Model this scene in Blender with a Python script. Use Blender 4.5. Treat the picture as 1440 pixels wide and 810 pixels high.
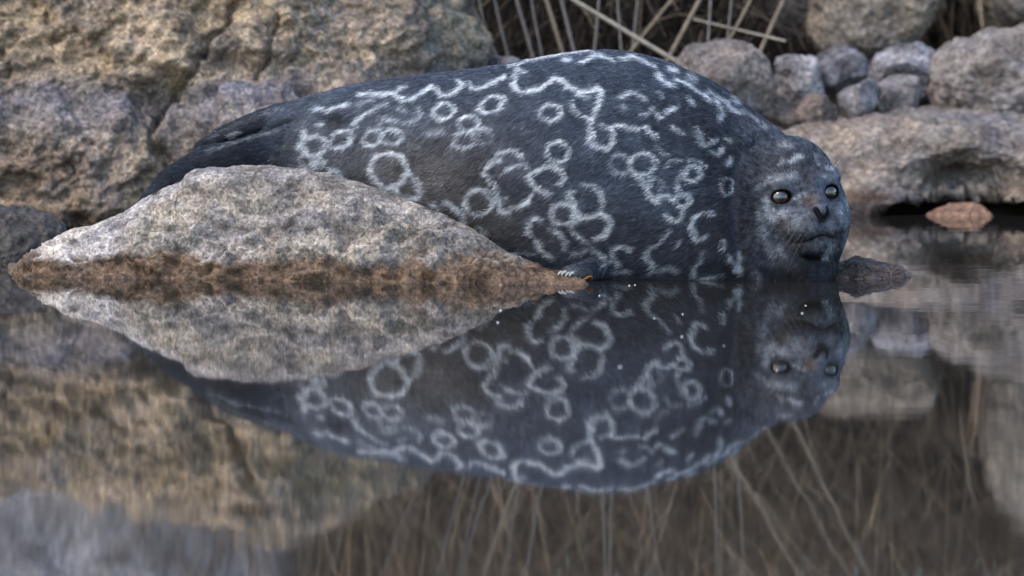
import bpy, math, random
import numpy as np
from mathutils import Vector, Matrix

for o in list(bpy.data.objects):
    bpy.data.objects.remove(o)
SC = bpy.context.scene
COL = SC.collection
R = math.radians

# ------------------------------------------------------------------ camera
PXF = 10.0 / 0.0011                    # focal length in photo pixels (1440 wide)
CAM = np.array([0.0, -10.0, 0.65])
PITCH = R(3.763)
FWD = np.array([0, math.cos(PITCH), -math.sin(PITCH)])
UPV = np.array([0, math.sin(PITCH), math.cos(PITCH)])
cd = bpy.data.cameras.new('camera')
cam = bpy.data.objects.new('camera', cd)
COL.objects.link(cam)
cam.location = CAM
cam.rotation_euler = (math.pi / 2 - PITCH, 0, 0)
cd.sensor_width = 36
cd.lens = PXF / 1440 * 36
cd.clip_start = 0.5
cd.clip_end = 2000
cd.dof.use_dof = True
cd.dof.focus_distance = 10.06
cd.dof.aperture_fstop = 6.5
SC.camera = cam
SC.render.resolution_x = 1024
SC.render.resolution_y = 576

# ------------------------------------------------------------------ sky, sun, exposure
SUN_EL, SUN_AZ = 50.0, 232.0           # azimuth clockwise from +Y: behind the camera, to the left
w = bpy.data.worlds.new('World')
SC.world = w
w.use_nodes = True
nt = w.node_tree
bg = nt.nodes['Background']
sky = nt.nodes.new('ShaderNodeTexSky')
sky.sky_type = 'NISHITA'
sky.sun_disc = False
sky.sun_elevation = R(SUN_EL)
sky.sun_rotation = R(SUN_AZ)
sky.dust_density = 1.3
sky.air_density = 1.1
sky.ozone_density = 1.6
nt.links.new(sky.outputs[0], bg.inputs[0])
bg.inputs[1].default_value = 0.15
sd = bpy.data.lights.new('sun', 'SUN')
sd.energy = 0.62
sd.angle = R(22)
sd.color = (1.0, 0.84, 0.64)
sun = bpy.data.objects.new('sun', sd)
COL.objects.link(sun)
sv = Vector((math.sin(R(SUN_AZ)) * math.cos(R(SUN_EL)), math.cos(R(SUN_AZ)) * math.cos(R(SUN_EL)), math.sin(R(SUN_EL))))
sun.rotation_euler = sv.to_track_quat('Z', 'Y').to_euler()
sun.location = (-4, -5, 6)
SC.view_settings.view_transform = 'Standard'
SC.view_settings.look = 'None'
SC.view_settings.gamma = 1.0
SC.view_settings.use_curve_mapping = False
SC.view_settings.exposure = 1.3

# ------------------------------------------------------------------ helpers
rng = np.random.default_rng(7)
random.seed(7)

def W(px, py, Y):
    """point of the ray through a photo pixel at depth plane Y"""
    px = np.asarray(px, float); py = np.asarray(py, float); Y = np.asarray(Y, float)
    a = (px - 720) / PXF; b = (405 - py) / PXF
    dy = FWD[1] + b * UPV[1]; dz = FWD[2] + b * UPV[2]
    t = (Y - CAM[1]) / dy
    return np.stack(np.broadcast_arrays(a * t, Y, CAM[2] + dz * t), -1)

def PJ(P):
    """photo pixel of world points"""
    D = P - CAM
    dep = D @ FWD
    return 720 + D[:, 0] / dep * PXF, 405 - (D @ UPV) / dep * PXF

def ROWY(row):
    """depth of the water surface at a photo row"""
    return 0.65 * PXF / (np.asarray(row, float) + 193) - 10

_perm = np.random.default_rng(3).permutation(4096).astype(np.int64)
_grad = np.random.default_rng(4).normal(size=(4096, 3))
_grad /= np.linalg.norm(_grad, axis=1)[:, None]

def pnoise(P, seed=0):
    P = np.asarray(P, float) + seed * 17.31
    i = np.floor(P).astype(np.int64); f = P - i
    u = f * f * f * (f * (f * 6 - 15) + 10)
    out = 0
    for dx in (0, 1):
        for dy in (0, 1):
            for dz in (0, 1):
                h = _perm[(_perm[(_perm[(i[:, 0] + dx) & 4095] + i[:, 1] + dy) & 4095] + i[:, 2] + dz) & 4095]
                g = _grad[h]
                d = g[:, 0] * (f[:, 0] - dx) + g[:, 1] * (f[:, 1] - dy) + g[:, 2] * (f[:, 2] - dz)
                wt = (u[:, 0] if dx else 1 - u[:, 0]) * (u[:, 1] if dy else 1 - u[:, 1]) * (u[:, 2] if dz else 1 - u[:, 2])
                out = out + d * wt
    return out * 1.5

def fbm(P, scale, oct=4, seed=0, gain=0.5, ridged=False):
    s = 0; a = 1.0; sc = 1.0 / scale
    for k in range(oct):
        n = pnoise(P * sc, seed + k)
        s = s + a * ((0.5 - np.abs(n)) if ridged else n)
        a *= gain; sc *= 2.03
    return s

def tag(o, label=None, cat=None, group=None, kind=None):
    if label: o['label'] = label
    if cat: o['category'] = cat
    if group: o['group'] = group
    if kind: o['kind'] = kind
    return o

def mesh_np(name, V, F, smooth=True):
    """mesh from numpy vertices and quads or triangles"""
    me = bpy.data.meshes.new(name)
    F = np.asarray(F, np.int32); k = F.shape[1]
    me.vertices.add(len(V)); me.vertices.foreach_set('co', np.asarray(V, np.float32).ravel())
    me.loops.add(F.size); me.loops.foreach_set('vertex_index', F.ravel())
    me.polygons.add(len(F)); me.polygons.foreach_set('loop_start', np.arange(0, F.size, k, dtype=np.int32))
    me.update(calc_edges=True)
    if smooth:
        me.polygons.foreach_set('use_smooth', np.ones(len(F), bool))
    return me

def obj(name, V, F, mat, loc=(0, 0, 0), parent=None, smooth=True):
    V = np.asarray(V, float) - np.asarray(loc, float)
    me = mesh_np(name, V, F, smooth)
    if mat: me.materials.append(mat)
    o = bpy.data.objects.new(name, me)
    COL.objects.link(o)
    if parent is not None:
        o.parent = parent
        o.location = np.asarray(loc, float) - np.asarray(parent.location)
    else:
        o.location = loc
    return o

def vcol(o, name, C):
    a = o.data.attributes.new(name, 'FLOAT_COLOR', 'POINT')
    C4 = np.ones((len(C), 4), np.float32); C4[:, :3] = C
    a.data.foreach_set('color', C4.ravel())

def vnormals(V, F):
    n = np.cross(V[F[:, 2]] - V[F[:, 0]], V[F[:, -1]] - V[F[:, 1]])
    N = np.zeros_like(V)
    for k in range(F.shape[1]):
        np.add.at(N, F[:, k], n)
    return N / (np.linalg.norm(N, axis=1)[:, None] + 1e-12)

# ------------------------------------------------------------------ materials
class NT:
    def __init__(s, name):
        s.m = bpy.data.materials.new(name); s.m.use_nodes = True
        s.t = s.m.node_tree; s.b = s.t.nodes['Principled BSDF']; s.out = s.t.nodes['Material Output']
    def n(s, t, **kw):
        nd = s.t.nodes.new(t)
        for k, v in kw.items(): setattr(nd, k, v)
        return nd
    def l(s, a, b): s.t.links.new(a, b)
    def noise(s, vec, scale, detail=5, rough=0.6, dist=0.0):
        nd = s.n('ShaderNodeTexNoise'); s.l(vec, nd.inputs['Vector'])
        nd.inputs['Scale'].default_value = scale; nd.inputs['Detail'].default_value = detail
        nd.inputs['Roughness'].default_value = rough; nd.inputs['Distortion'].default_value = dist
        return nd.outputs['Fac']
    def ramp(s, fac, stops):
        nd = s.n('ShaderNodeValToRGB'); s.l(fac, nd.inputs[0])
        e = nd.color_ramp.elements
        while len(e) < len(stops): e.new(0.5)
        for i, (p, c) in enumerate(stops):
            e[i].position = p; e[i].color = (c[0], c[1], c[2], 1) if hasattr(c, '__len__') else (c, c, c, 1)
        return nd.outputs[0]
    def mix(s, fac, a, b, mode='MIX'):
        nd = s.n('ShaderNodeMix', data_type='RGBA', blend_type=mode)
        if hasattr(fac, 'is_linked'): s.l(fac, nd.inputs[0])
        else: nd.inputs[0].default_value = fac
        for v, i in ((a, 6), (b, 7)):
            if hasattr(v, 'is_linked'): s.l(v, nd.inputs[i])
            else: nd.inputs[i].default_value = (v[0], v[1], v[2], 1)
        return nd.outputs[2]
    def math(s, op, a, b=None, c=None):
        nd = s.n('ShaderNodeMath', operation=op)
        for v, i in ((a, 0), (b, 1), (c, 2)):
            if v is None: continue
            if hasattr(v, 'is_linked'): s.l(v, nd.inputs[i])
            else: nd.inputs[i].default_value = v
        return nd.outputs[0]

def rock_material(name, base, second, dark, scale=1.0, stain=None, stain_z=0.04, speck=0.5, bump=0.004, rough=0.85):
    M = NT(name)
    geo = M.n('ShaderNodeNewGeometry'); P = geo.outputs['Position']
    big = M.noise(P, 9 * scale, 6, 0.65, 0.4)
    mid = M.noise(P, 40 * scale, 6, 0.7, 0.6)
    fine = M.noise(P, 190 * scale, 4, 0.7)
    c = M.mix(M.ramp(big, [(0.38, 0), (0.62, 1)]), base, second)
    c = M.mix(M.math('MULTIPLY', M.ramp(mid, [(0.38, 1), (0.55, 0)]), 0.85), c, dark)
    vor = M.n('ShaderNodeTexVoronoi', feature='F1'); M.l(P, vor.inputs['Vector']); vor.inputs['Scale'].default_value = 230 * scale
    gr = M.n('ShaderNodeSeparateColor'); M.l(vor.outputs['Color'], gr.inputs[0])
    grain = M.ramp(gr.outputs[0], [(0.0, 1 - speck * 0.9), (0.22, 1 - speck * 0.35), (0.6, 1.0), (0.95, 1 + speck * 0.7)])
    c = M.mix(1.0, c, grain, 'MULTIPLY')
    c = M.mix(1.0, c, M.ramp(fine, [(0.32, 0.5), (0.68, 1.42)]), 'MULTIPLY')
    at = M.n('ShaderNodeAttribute', attribute_name='tint')
    c = M.mix(1.0, c, at.outputs['Color'], 'MULTIPLY')
    c = M.mix(1.0, c, (0.97, 0.93, 0.87), 'MULTIPLY')
    if stain:
        sp = M.n('ShaderNodeSeparateXYZ'); M.l(P, sp.inputs[0])
        edge = M.math('ADD', sp.outputs[2], M.math('MULTIPLY', M.math('SUBTRACT', M.math('ADD', M.math('MULTIPLY', M.noise(P, 5, 2, 0.5), 0.55), M.math('MULTIPLY', M.noise(P, 22, 5, 0.7), 0.45)), 0.5), 0.13))
        f = M.ramp(M.math('ADD', M.math('MULTIPLY', M.math('SUBTRACT', stain_z, edge), 60.0), 0.5), [(0.0, 0), (1.0, 1)])
        sc = M.mix(M.ramp(M.noise(P, 110, 5, 0.75), [(0.32, 0), (0.62, 1)]), stain[0], stain[1])
        sc = M.mix(1.0, sc, grain, 'MULTIPLY')
        sc = M.mix(1.0, sc, M.ramp(M.noise(P, 26, 5, 0.7, 0.8), [(0.36, 0.35), (0.6, 1.25)]), 'MULTIPLY')
        c = M.mix(f, c, sc)
        M.l(M.math('SUBTRACT', rough, M.math('MULTIPLY', f, 0.4)), M.b.inputs['Roughness'])
    else:
        M.b.inputs['Roughness'].default_value = rough
    M.l(c, M.b.inputs['Base Color'])
    M.b.inputs['Specular IOR Level'].default_value = 0.35
    bp = M.n('ShaderNodeBump'); bp.inputs['Distance'].default_value = bump; bp.inputs['Strength'].default_value = 0.8
    h = M.math('ADD', M.math('MULTIPLY', mid, 1.2), M.math('MULTIPLY', fine, 0.45))
    M.l(h, bp.inputs['Height']); M.l(bp.outputs[0], M.b.inputs['Normal'])
    return M.m

def plain(name, col, rough=0.7, var=0.25, scale=60):
    M = NT(name)
    tc = M.n('ShaderNodeTexCoord')
    n = M.noise(tc.outputs['Object'], scale, 4, 0.6)
    c = M.mix(1.0, col, M.ramp(n, [(0.3, 1 - var), (0.7, 1 + var)]), 'MULTIPLY')
    M.l(c, M.b.inputs['Base Color']); M.b.inputs['Roughness'].default_value = rough
    return M.m

# ------------------------------------------------------------------ water
M = NT('water')
geo = M.n('ShaderNodeNewGeometry')
def ripple(sx, sy, amp, off):
    mp = M.n('ShaderNodeMapping'); M.l(geo.outputs['Position'], mp.inputs[0])
    mp.inputs['Scale'].default_value = (sx, sy, 1); mp.inputs['Location'].default_value = (off, off * 1.7, 0)
    nd = M.n('ShaderNodeTexNoise'); M.l(mp.outputs[0], nd.inputs['Vector'])
    nd.inputs['Scale'].default_value = 1; nd.inputs['Detail'].default_value = 3; nd.inputs['Roughness'].default_value = 0.55
    v = M.n('ShaderNodeVectorMath', operation='SUBTRACT'); M.l(nd.outputs['Color'], v.inputs[0]); v.inputs[1].default_value = (0.5, 0.5, 0.5)
    v2 = M.n('ShaderNodeVectorMath', operation='MULTIPLY'); M.l(v.outputs[0], v2.inputs[0]); v2.inputs[1].default_value = (amp * 0.6, amp, 0)
    return v2.outputs[0], mp
def vadd(a, b):
    v = M.n('ShaderNodeVectorMath', operation='ADD'); M.l(a, v.inputs[0])
    if hasattr(b, 'is_linked'): M.l(b, v.inputs[1])
    else: v.inputs[1].default_value = b
    return v.outputs[0]
r1, _ = ripple(5, 1.6, 0.006, 0)         # slow swell
r2, _ = ripple(7, 55, 0.028, 5)         # fine ripples, in patches
patch = M.ramp(M.noise(geo.outputs['Position'], 1.6, 2, 0.5), [(0.44, 0.12), (0.62, 1.0)])
sep = M.n('ShaderNodeSeparateXYZ'); M.l(geo.outputs['Position'], sep.inputs[0])
breeze = M.n('ShaderNodeMapRange'); M.l(sep.outputs[0], breeze.inputs[0])   # the ripples run in from open water on the right
breeze.inputs[1].default_value = 0.38; breeze.inputs[2].default_value = 0.75; breeze.inputs[3].default_value = 0.14; breeze.inputs[4].default_value = 1.25
sc_ = M.n('ShaderNodeVectorMath', operation='SCALE'); M.l(r2, sc_.inputs[0]); M.l(M.math('MULTIPLY', patch, breeze.outputs[0]), sc_.inputs['Scale'])
r3, _ = ripple(150, 30, 0.002, 9)
tot = vadd(vadd(vadd(r1, sc_.outputs[0]), r3), (0, 0, 1))
nm = M.n('ShaderNodeVectorMath', operation='NORMALIZE'); M.l(tot, nm.inputs[0])
M.l(nm.outputs[0], M.b.inputs['Normal'])
M.b.inputs['Base Color'].default_value = (0.022, 0.020, 0.017, 1)
M.b.inputs['Roughness'].default_value = 0.024
M.b.inputs['IOR'].default_value = 1.333
water_mat = M.m
V = np.array([[-300, -300, 0], [300, -300, 0], [300, 60, 0], [-300, 60, 0]], float)
water = obj('water', V, np.array([[0, 1, 2, 3]]), water_mat)
tag(water, kind='structure')

# ------------------------------------------------------------------ bank
def bank_z(x, y):
    t = np.interp(y, [1.0, 1.75, 2.0, 2.4, 3.0, 4.0, 6.0, 20, 400], [-0.5, -0.22, -0.04, 0.11, 0.26, 0.62, 1.0, 1.6, 2.0])
    P = np.stack([x, y, np.zeros_like(x)], -1)
    return t + 0.05 * fbm(P, 0.35, 4, 60) * np.clip(y - 1.2, 0, 2)
xs = np.concatenate([[-300, -60, -15, -6], np.linspace(-3, 3, 160), [6, 15, 60, 300]])
ys = np.concatenate([np.linspace(1.0, 4.5, 120), [5, 6, 8, 12, 20, 40, 100, 300]])
X, Yg = np.meshgrid(xs, ys, indexing='ij')
V = np.stack([X.ravel(), Yg.ravel(), bank_z(X.ravel(), Yg.ravel())], -1)
ii = np.arange(len(xs) * len(ys)).reshape(len(xs), len(ys))
F = np.stack([ii[:-1, :-1].ravel(), ii[1:, :-1].ravel(), ii[1:, 1:].ravel(), ii[:-1, 1:].ravel()], -1)
soil = plain('soil', (0.022, 0.016, 0.012), 0.95, 0.5, 25)
tag(obj('ground', V, F, soil), kind='structure')

# ------------------------------------------------------------------ rocks
def grid_faces(n, m, flip=False):
    ii = np.arange(n * m).reshape(n, m)
    F = np.stack([ii[:-1, :-1].ravel(), ii[1:, :-1].ravel(), ii[1:, 1:].ravel(), ii[:-1, 1:].ravel()], -1)
    return F[:, ::-1] if flip else F

def polydist(px, py, pts):
    """pixel distance to a polyline"""
    d = np.full(px.shape, 1e9)
    for (a, b), (c, e) in zip(pts[:-1], pts[1:]):
        vx, vy = c - a, e - b
        t = np.clip(((px - a) * vx + (py - b) * vy) / (vx * vx + vy * vy + 1e-9), 0, 1)
        d = np.minimum(d, np.hypot(px - a - t * vx, py - b - t * vy))
    return d

# --- the granite rock in front of the seal: a height field with a traced crest
gx = np.linspace(-5, 900, 470)
cx_ = [-5, 20, 35, 57, 75, 100, 125, 150, 178, 190, 210, 230, 256, 263, 274, 300, 335, 380, 410, 440, 500, 560, 620, 680, 725, 760, 800, 830, 855, 900]
cy_ = [404, 388, 374, 358, 347, 335, 329, 321, 309, 298, 285, 275, 267, 258, 251, 247, 245, 246, 248, 252, 266, 287, 312, 344, 371, 386, 395, 404, 428, 460]
crow = np.interp(gx, cx_, cy_)
Yf = np.interp(gx, [-5, 60, 200, 450, 700, 900], ROWY([386, 388, 391, 396, 400, 402]))
Yc = Yf + np.interp(gx, [-5, 150, 330, 600, 800, 900], [0.05, 0.12, 0.17, 0.15, 0.12, 0.10])
crest = W(gx, crow, Yc)
zc = crest[:, 2]
tt = np.concatenate([np.linspace(1.75, 0, 170), np.linspace(-0.01, -2.2, 80)])
Vs = []
for t in tt:
    if t >= 0:
        y = Yc - t * (Yc - Yf)
        z = (np.maximum(zc, 0) + 0.012) * (1 - t ** 1.75) - 0.012 * min(1, t) + np.minimum(zc, 0)
        if t > 1: z = z - 0.05 * (t - 1)
    else:
        y = Yc - t * 0.17
        z = np.maximum(zc, 0) * (1 - 0.22 * (-t) ** 1.6) - 0.02 * (-t) + np.minimum(zc, 0)
    x = crest[:, 0] * (10 + y) / (10 + Yc) * 0.5 + crest[:, 0] * 0.5
    Vs.append(np.stack([x, y, z], -1))
V = np.stack(Vs, 1).reshape(-1, 3)
F = grid_faces(len(gx), len(tt), True)
N = vnormals(V, F)
if N[:, 2].mean() < 0: N = -N; F = F[:, ::-1]
tfac = np.tile(np.clip(np.abs(tt) * 2.0, 0.25, 1.0), len(gx))
tlow = np.tile(np.clip(np.abs(tt) * 1.6, 0.08, 1.0), len(gx))
disp = (0.010 * np.tanh(5 * fbm(V, 0.15, 2, 11)) + 0.008 * np.tanh(6 * fbm(V * [1, 1, 1.8], 0.06, 2, 13)) + 0.005 * fbm(V, 0.06, 4, 12)) * tlow + (0.018 * (fbm(V * [1, 1, 2.4] + V[:, [2, 0, 1]] * 0.3, 0.07, 5, 15, 0.6, True) - 0.3) + 0.004 * fbm(V, 0.014, 4, 19, 0.6)) * tfac
px, py = PJ(V)
for pts, wd, dp in (([(318, 352), (302, 372), (283, 388)], 3.5, 0.012), ([(205, 262), (250, 290), (330, 300), (420, 318)], 4, 0.004),
                    ([(480, 330), (540, 345), (620, 352)], 4, 0.005), ([(190, 375), (200, 392)], 3, 0.006)):
    disp -= dp * np.exp(-(polydist(px + 5 * fbm(V, 0.03, 2, 23), py, pts) / wd) ** 2)
disp = disp * np.interp(px, [0, 680, 780], [1, 1, 0.6])
V2 = V + N * disp[:, None]
granite_front = rock_material('grey_granite', (0.40, 0.375, 0.36), (0.52, 0.48, 0.43), (0.17, 0.155, 0.155), 1.0,
                              stain=((0.05, 0.034, 0.025), (0.235, 0.145, 0.085)), stain_z=0.031, speck=0.42, bump=0.007)
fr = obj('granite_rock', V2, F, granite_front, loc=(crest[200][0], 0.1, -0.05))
lt = np.interp(px, [30, 110, 230, 420, 800], [1.35, 1.30, 0.98, 0.74, 0.72])  # light from the left painted into the tint, falling off rightwards
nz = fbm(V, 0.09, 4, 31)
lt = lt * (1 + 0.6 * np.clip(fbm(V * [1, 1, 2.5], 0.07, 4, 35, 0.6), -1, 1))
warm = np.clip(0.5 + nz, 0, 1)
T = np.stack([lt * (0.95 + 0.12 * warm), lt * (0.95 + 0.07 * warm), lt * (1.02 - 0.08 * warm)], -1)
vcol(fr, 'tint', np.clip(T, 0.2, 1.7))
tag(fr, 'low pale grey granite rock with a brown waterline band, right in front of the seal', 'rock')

# --- generic boulder: a cube-sphere, squared, cut and roughened
def cube_sphere(n):
    a = np.tan(np.linspace(-1, 1, n) * math.pi / 4)
    A, B = np.meshgrid(a, a, indexing='ij')
    one = np.ones_like(A)
    Vs, Fs = [], []
    for k, (p, q, r) in enumerate(((A, B, one), (B, A, -one), (one, A, B), (-one, B, A), (B, one, A), (A, -one, B))):
        S = np.stack([p, q, r], -1).reshape(-1, 3)
        Vs.append(S / np.linalg.norm(S, axis=1)[:, None]); Fs.append(grid_faces(n, n) + k * n * n)
    V = np.concatenate(Vs); F = np.concatenate(Fs)
    key = np.round(V * 1e5).astype(np.int64)
    _, first, inv = np.unique(key, axis=0, return_index=True, return_inverse=True)
    inv = inv.ravel()
    return V[first], inv[F]
_cs = {}
def boulder(name, pos, rad, mat, seed, n=60, sq=2.6, cuts=5, rough=0.06, tilt=(0, 0, 0), tintf=None, bot=None, shape=None, cutr=(0.5, 0.86)):
    if n not in _cs: _cs[n] = cube_sphere(n)
    D, F = _cs[n]
    r = (np.abs(D) ** sq).sum(1) ** (-1 / sq)
    V = D * r[:, None]
    rs = np.random.default_rng(seed)
    for _ in range(cuts + (4 if n < 100 and cuts > 2 else 0)):
        nn = rs.normal(size=3); nn /= np.linalg.norm(nn)
        dd = rs.uniform(*cutr)
        ex = V @ nn - dd
        V = V - nn * np.where(ex > 0, ex * 0.88, 0)[:, None]
    V = V * np.asarray(rad)
    Rm = np.array((Matrix.Rotation(tilt[2], 3, 'Z') @ Matrix.Rotation(tilt[1], 3, 'Y') @ Matrix.Rotation(tilt[0], 3, 'X')))
    V = V @ Rm.T + np.asarray(pos)
    if shape is not None: V = shape(V)
    N = vnormals(V, F)
    if ((V - V.mean(0)) * N).sum() < 0: N = -N; F = F[:, ::-1]
    s = float(np.mean(rad))
    V = V + N * (rough * s * (1.8 * fbm(V, s * 0.9, 4, seed) + 1.5 * (fbm(V, s * 0.35, 5, seed + 9, 0.58, True) - 0.4)))[:, None]
    base = (float(pos[0]), float(pos[1]), float(V[:, 2].min()))
    o = obj(name, V, F, mat, loc=base)
    t = np.ones((len(V), 3)) if tintf is None else tintf(V)
    vcol(o, 'tint', t)
    return o

def wblend(px, py, cx, cy, rx, ry, soft=1.0):
    d = ((px - cx) / rx) ** 2 + ((py - cy) / ry) ** 2
    return np.exp(-np.maximum(d - 0.25, 0) * 1.6 / soft)

# --- the big rock behind the tail: rounded block, front face traced ledges and cracks
nu, nv = 640, 330
u = np.concatenate([np.linspace(0, 1, 500), np.linspace(1, 2, nu - 499)[1:]])    # front half dense, back half coarse
ang = math.pi * (1.0 + u)                                                        # pi..2pi is the front
ang = ang + 0.20 * np.sin(2 * (ang - math.pi)) * 0.9                             # evens out the spacing
sqx = 3.4
cu, su = np.cos(ang), np.sin(ang)
rr = (np.abs(cu) ** sqx + np.abs(su) ** sqx) ** (-1 / sqx)
cX, cY, rX, rY = -0.715, 2.16, 0.665, 0.60
H = 0.60
vv = np.linspace(0, 1, nv)
zprof = np.where(vv < 0.78, -0.16 + (H + 0.10) * vv / 0.78, 0)
ph = np.clip((vv - 0.78) / 0.22, 0, 1) * math.pi / 2
zprof = np.where(vv < 0.78, zprof, H - 0.06 + 0.09 * np.sin(ph))
inset = np.where(vv < 0.78, 1.0 - 0.10 * (vv / 0.78) ** 3, 0.90 * np.cos(ph) ** 0.9)
inset = np.maximum(inset, 0.002)
lean = -0.10 * np.clip((zprof - 0.32) / 0.25, 0, 1.3) ** 1.5                      # the right end leans back to the left higher up
Vx = cX + rX * (cu * rr)[:, None] * inset[None, :]
Vx = Vx + np.clip((cu * rr)[:, None], 0, 1) ** 2 * lean[None, :] * 1.9
Vy = cY + rY * (su * rr)[:, None] * inset[None, :]
Vz = np.broadcast_to(zprof[None, :], Vx.shape)
V = np.stack([Vx, Vy, Vz], -1).reshape(-1, 3)
F = grid_faces(nu, nv)
V[:, 2] *= 1 - np.interp(V[:, 0], [-1.3, -0.75, -0.4, 0], [0.30, 0.19, 0.02, 0.0]) * np.clip(V[:, 2] / 0.4, 0, 1)
V[:, 2] += 0.05 * fbm(V * [1, 1, 0], 0.5, 2, 41) * np.clip(V[:, 2] / 0.5, 0, 1)
# ledges: lower part stands forward of the upper part; the step between is a sloping shelf
px, py = PJ(V)
shelf = np.interp(px, [-100, 100, 230, 300, 450, 700], [150, 152, 172, 160, 128, 110]) + 10 * fbm(V, 0.12, 3, 42)
front = np.clip((cY - V[:, 1]) / rY * 2, 0, 1)
step = 1 / (1 + np.exp((shelf - py) / 11.0))
V[:, 1] -= front * step * 0.075
N = vnormals(V, F)
if ((V - V.mean(0)) * N).sum() < 0: N = -N; F = F[:, ::-1]
d = 0.040 * fbm(V * [1, 1, 1.3], 0.26, 5, 43) + 0.016 * (fbm(V * [1, 1, 1.6], 0.10, 5, 47, 0.6, True) - 0.3) + 0.014 * np.tanh(5 * fbm(V * [1, 1, 1.5], 0.17, 2, 48)) + 0.008 * np.tanh(6 * fbm(V * [1, 1, 1.3], 0.06, 2, 49)) + 0.006 * fbm(V, 0.02, 3, 52)
pxn = px + 14 * fbm(V, 0.05, 3, 53); pyn = py + 10 * fbm(V, 0.05, 3, 55)
cracks = [([(350, -40), (338, 0), (322, 30), (296, 60), (280, 88), (262, 112), (238, 148), (220, 172), (212, 205), (245, 235)], 5, 0.028),
          ([(392, 25), (384, 48), (372, 80), (366, 112)], 3.5, 0.020),
          ([(598, -60), (600, 0), (598, 45), (606, 110)], 4, 0.022),
          ([(0, 68), (22, 85), (18, 105)], 5, 0.02), ([(55, -5), (62, 22)], 5, 0.016), ([(70, 60), (105, 45), (120, 70)], 4, 0.01),
          ([(150, 75), (165, 85)], 4, 0.014), ([(95, 200), (100, 240), (85, 262)], 4, 0.012), ([(440, -20), (452, 20), (470, 30)], 4, 0.014),
          ([(500, 60), (512, 100)], 4, 0.012)]
crk = np.zeros(len(V))
for pts, wd, dp in cracks:
    e = np.exp(-(polydist(pxn, pyn, pts) / wd) ** 2)
    d -= dp * e * front; crk = np.maximum(crk, e)
V2 = V + N * d[:, None]
big_rock_mat = rock_material('weathered_granite', (0.40, 0.345, 0.25), (0.36, 0.33, 0.30), (0.16, 0.14, 0.135), 0.8,
                             stain=((0.035, 0.024, 0.018), (0.10, 0.06, 0.035)), stain_z=0.028, speck=0.6, bump=0.006)
br = obj('shore_rock', V2, F, big_rock_mat, loc=(cX, cY, -0.16))
n1 = fbm(V, 0.16, 5, 61, 0.6); n2 = fbm(V, 0.10, 5, 67, 0.6)
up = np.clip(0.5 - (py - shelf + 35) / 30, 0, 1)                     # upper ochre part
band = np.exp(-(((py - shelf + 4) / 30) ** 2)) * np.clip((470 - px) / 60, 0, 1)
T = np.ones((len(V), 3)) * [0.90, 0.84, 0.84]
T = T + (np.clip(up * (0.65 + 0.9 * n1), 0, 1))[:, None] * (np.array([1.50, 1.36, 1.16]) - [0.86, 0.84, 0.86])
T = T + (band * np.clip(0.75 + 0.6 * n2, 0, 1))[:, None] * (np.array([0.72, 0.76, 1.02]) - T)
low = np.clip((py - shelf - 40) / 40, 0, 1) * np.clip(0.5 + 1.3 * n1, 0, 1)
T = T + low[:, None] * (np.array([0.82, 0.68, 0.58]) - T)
liv = np.clip((px - 585) / 12, 0, 1)                                  # lichen grown end
T = T * (1 - liv[:, None] * (1 - np.array([0.66, 0.72, 0.76])))
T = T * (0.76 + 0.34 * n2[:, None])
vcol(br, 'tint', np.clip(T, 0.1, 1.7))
tag(br, 'huge weathered ochre and grey shore rock with diagonal cracks behind the tail', 'rock')

# --- boulders of the far shore
gran_b = rock_material('shore_granite', (0.36, 0.31, 0.265), (0.29, 0.275, 0.275), (0.15, 0.13, 0.125), 0.55, stain=((0.03, 0.024, 0.02), (0.07, 0.048, 0.035)), stain_z=0.022, speck=0.45, bump=0.006)
gran_g = rock_material('blue_grey_granite', (0.31, 0.30, 0.305), (0.44, 0.44, 0.46), (0.12, 0.115, 0.125), 0.6, speck=0.45, bump=0.006)
gran_r = rock_material('red_brown_granite', (0.26, 0.15, 0.10), (0.32, 0.20, 0.14), (0.14, 0.08, 0.06), 0.7, speck=0.4)
gran_d = rock_material('wet_dark_granite', (0.055, 0.05, 0.048), (0.085, 0.075, 0.068), (0.03, 0.027, 0.026), 0.8, speck=0.4, rough=0.6)
gran_w = rock_material('wet_brown_granite', (0.085, 0.055, 0.042), (0.15, 0.10, 0.08), (0.035, 0.026, 0.022), 1.0, speck=0.9, rough=0.5, bump=0.006)

def px_boulder(name, x0, x1, y0, y1, Y, depth, mat, seed, label, n=56, cat='boulder', **kw):
    c = W((x0 + x1) / 2, (y0 + y1) / 2, Y)
    s = 0.0011 * (10 + Y) / 10
    o = boulder(name, c, ((x1 - x0) / 2 * s, depth, (y1 - y0) / 2 * s), mat, seed, n=n, **kw)
    return tag(o, label, cat, kw.get('group'))

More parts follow.
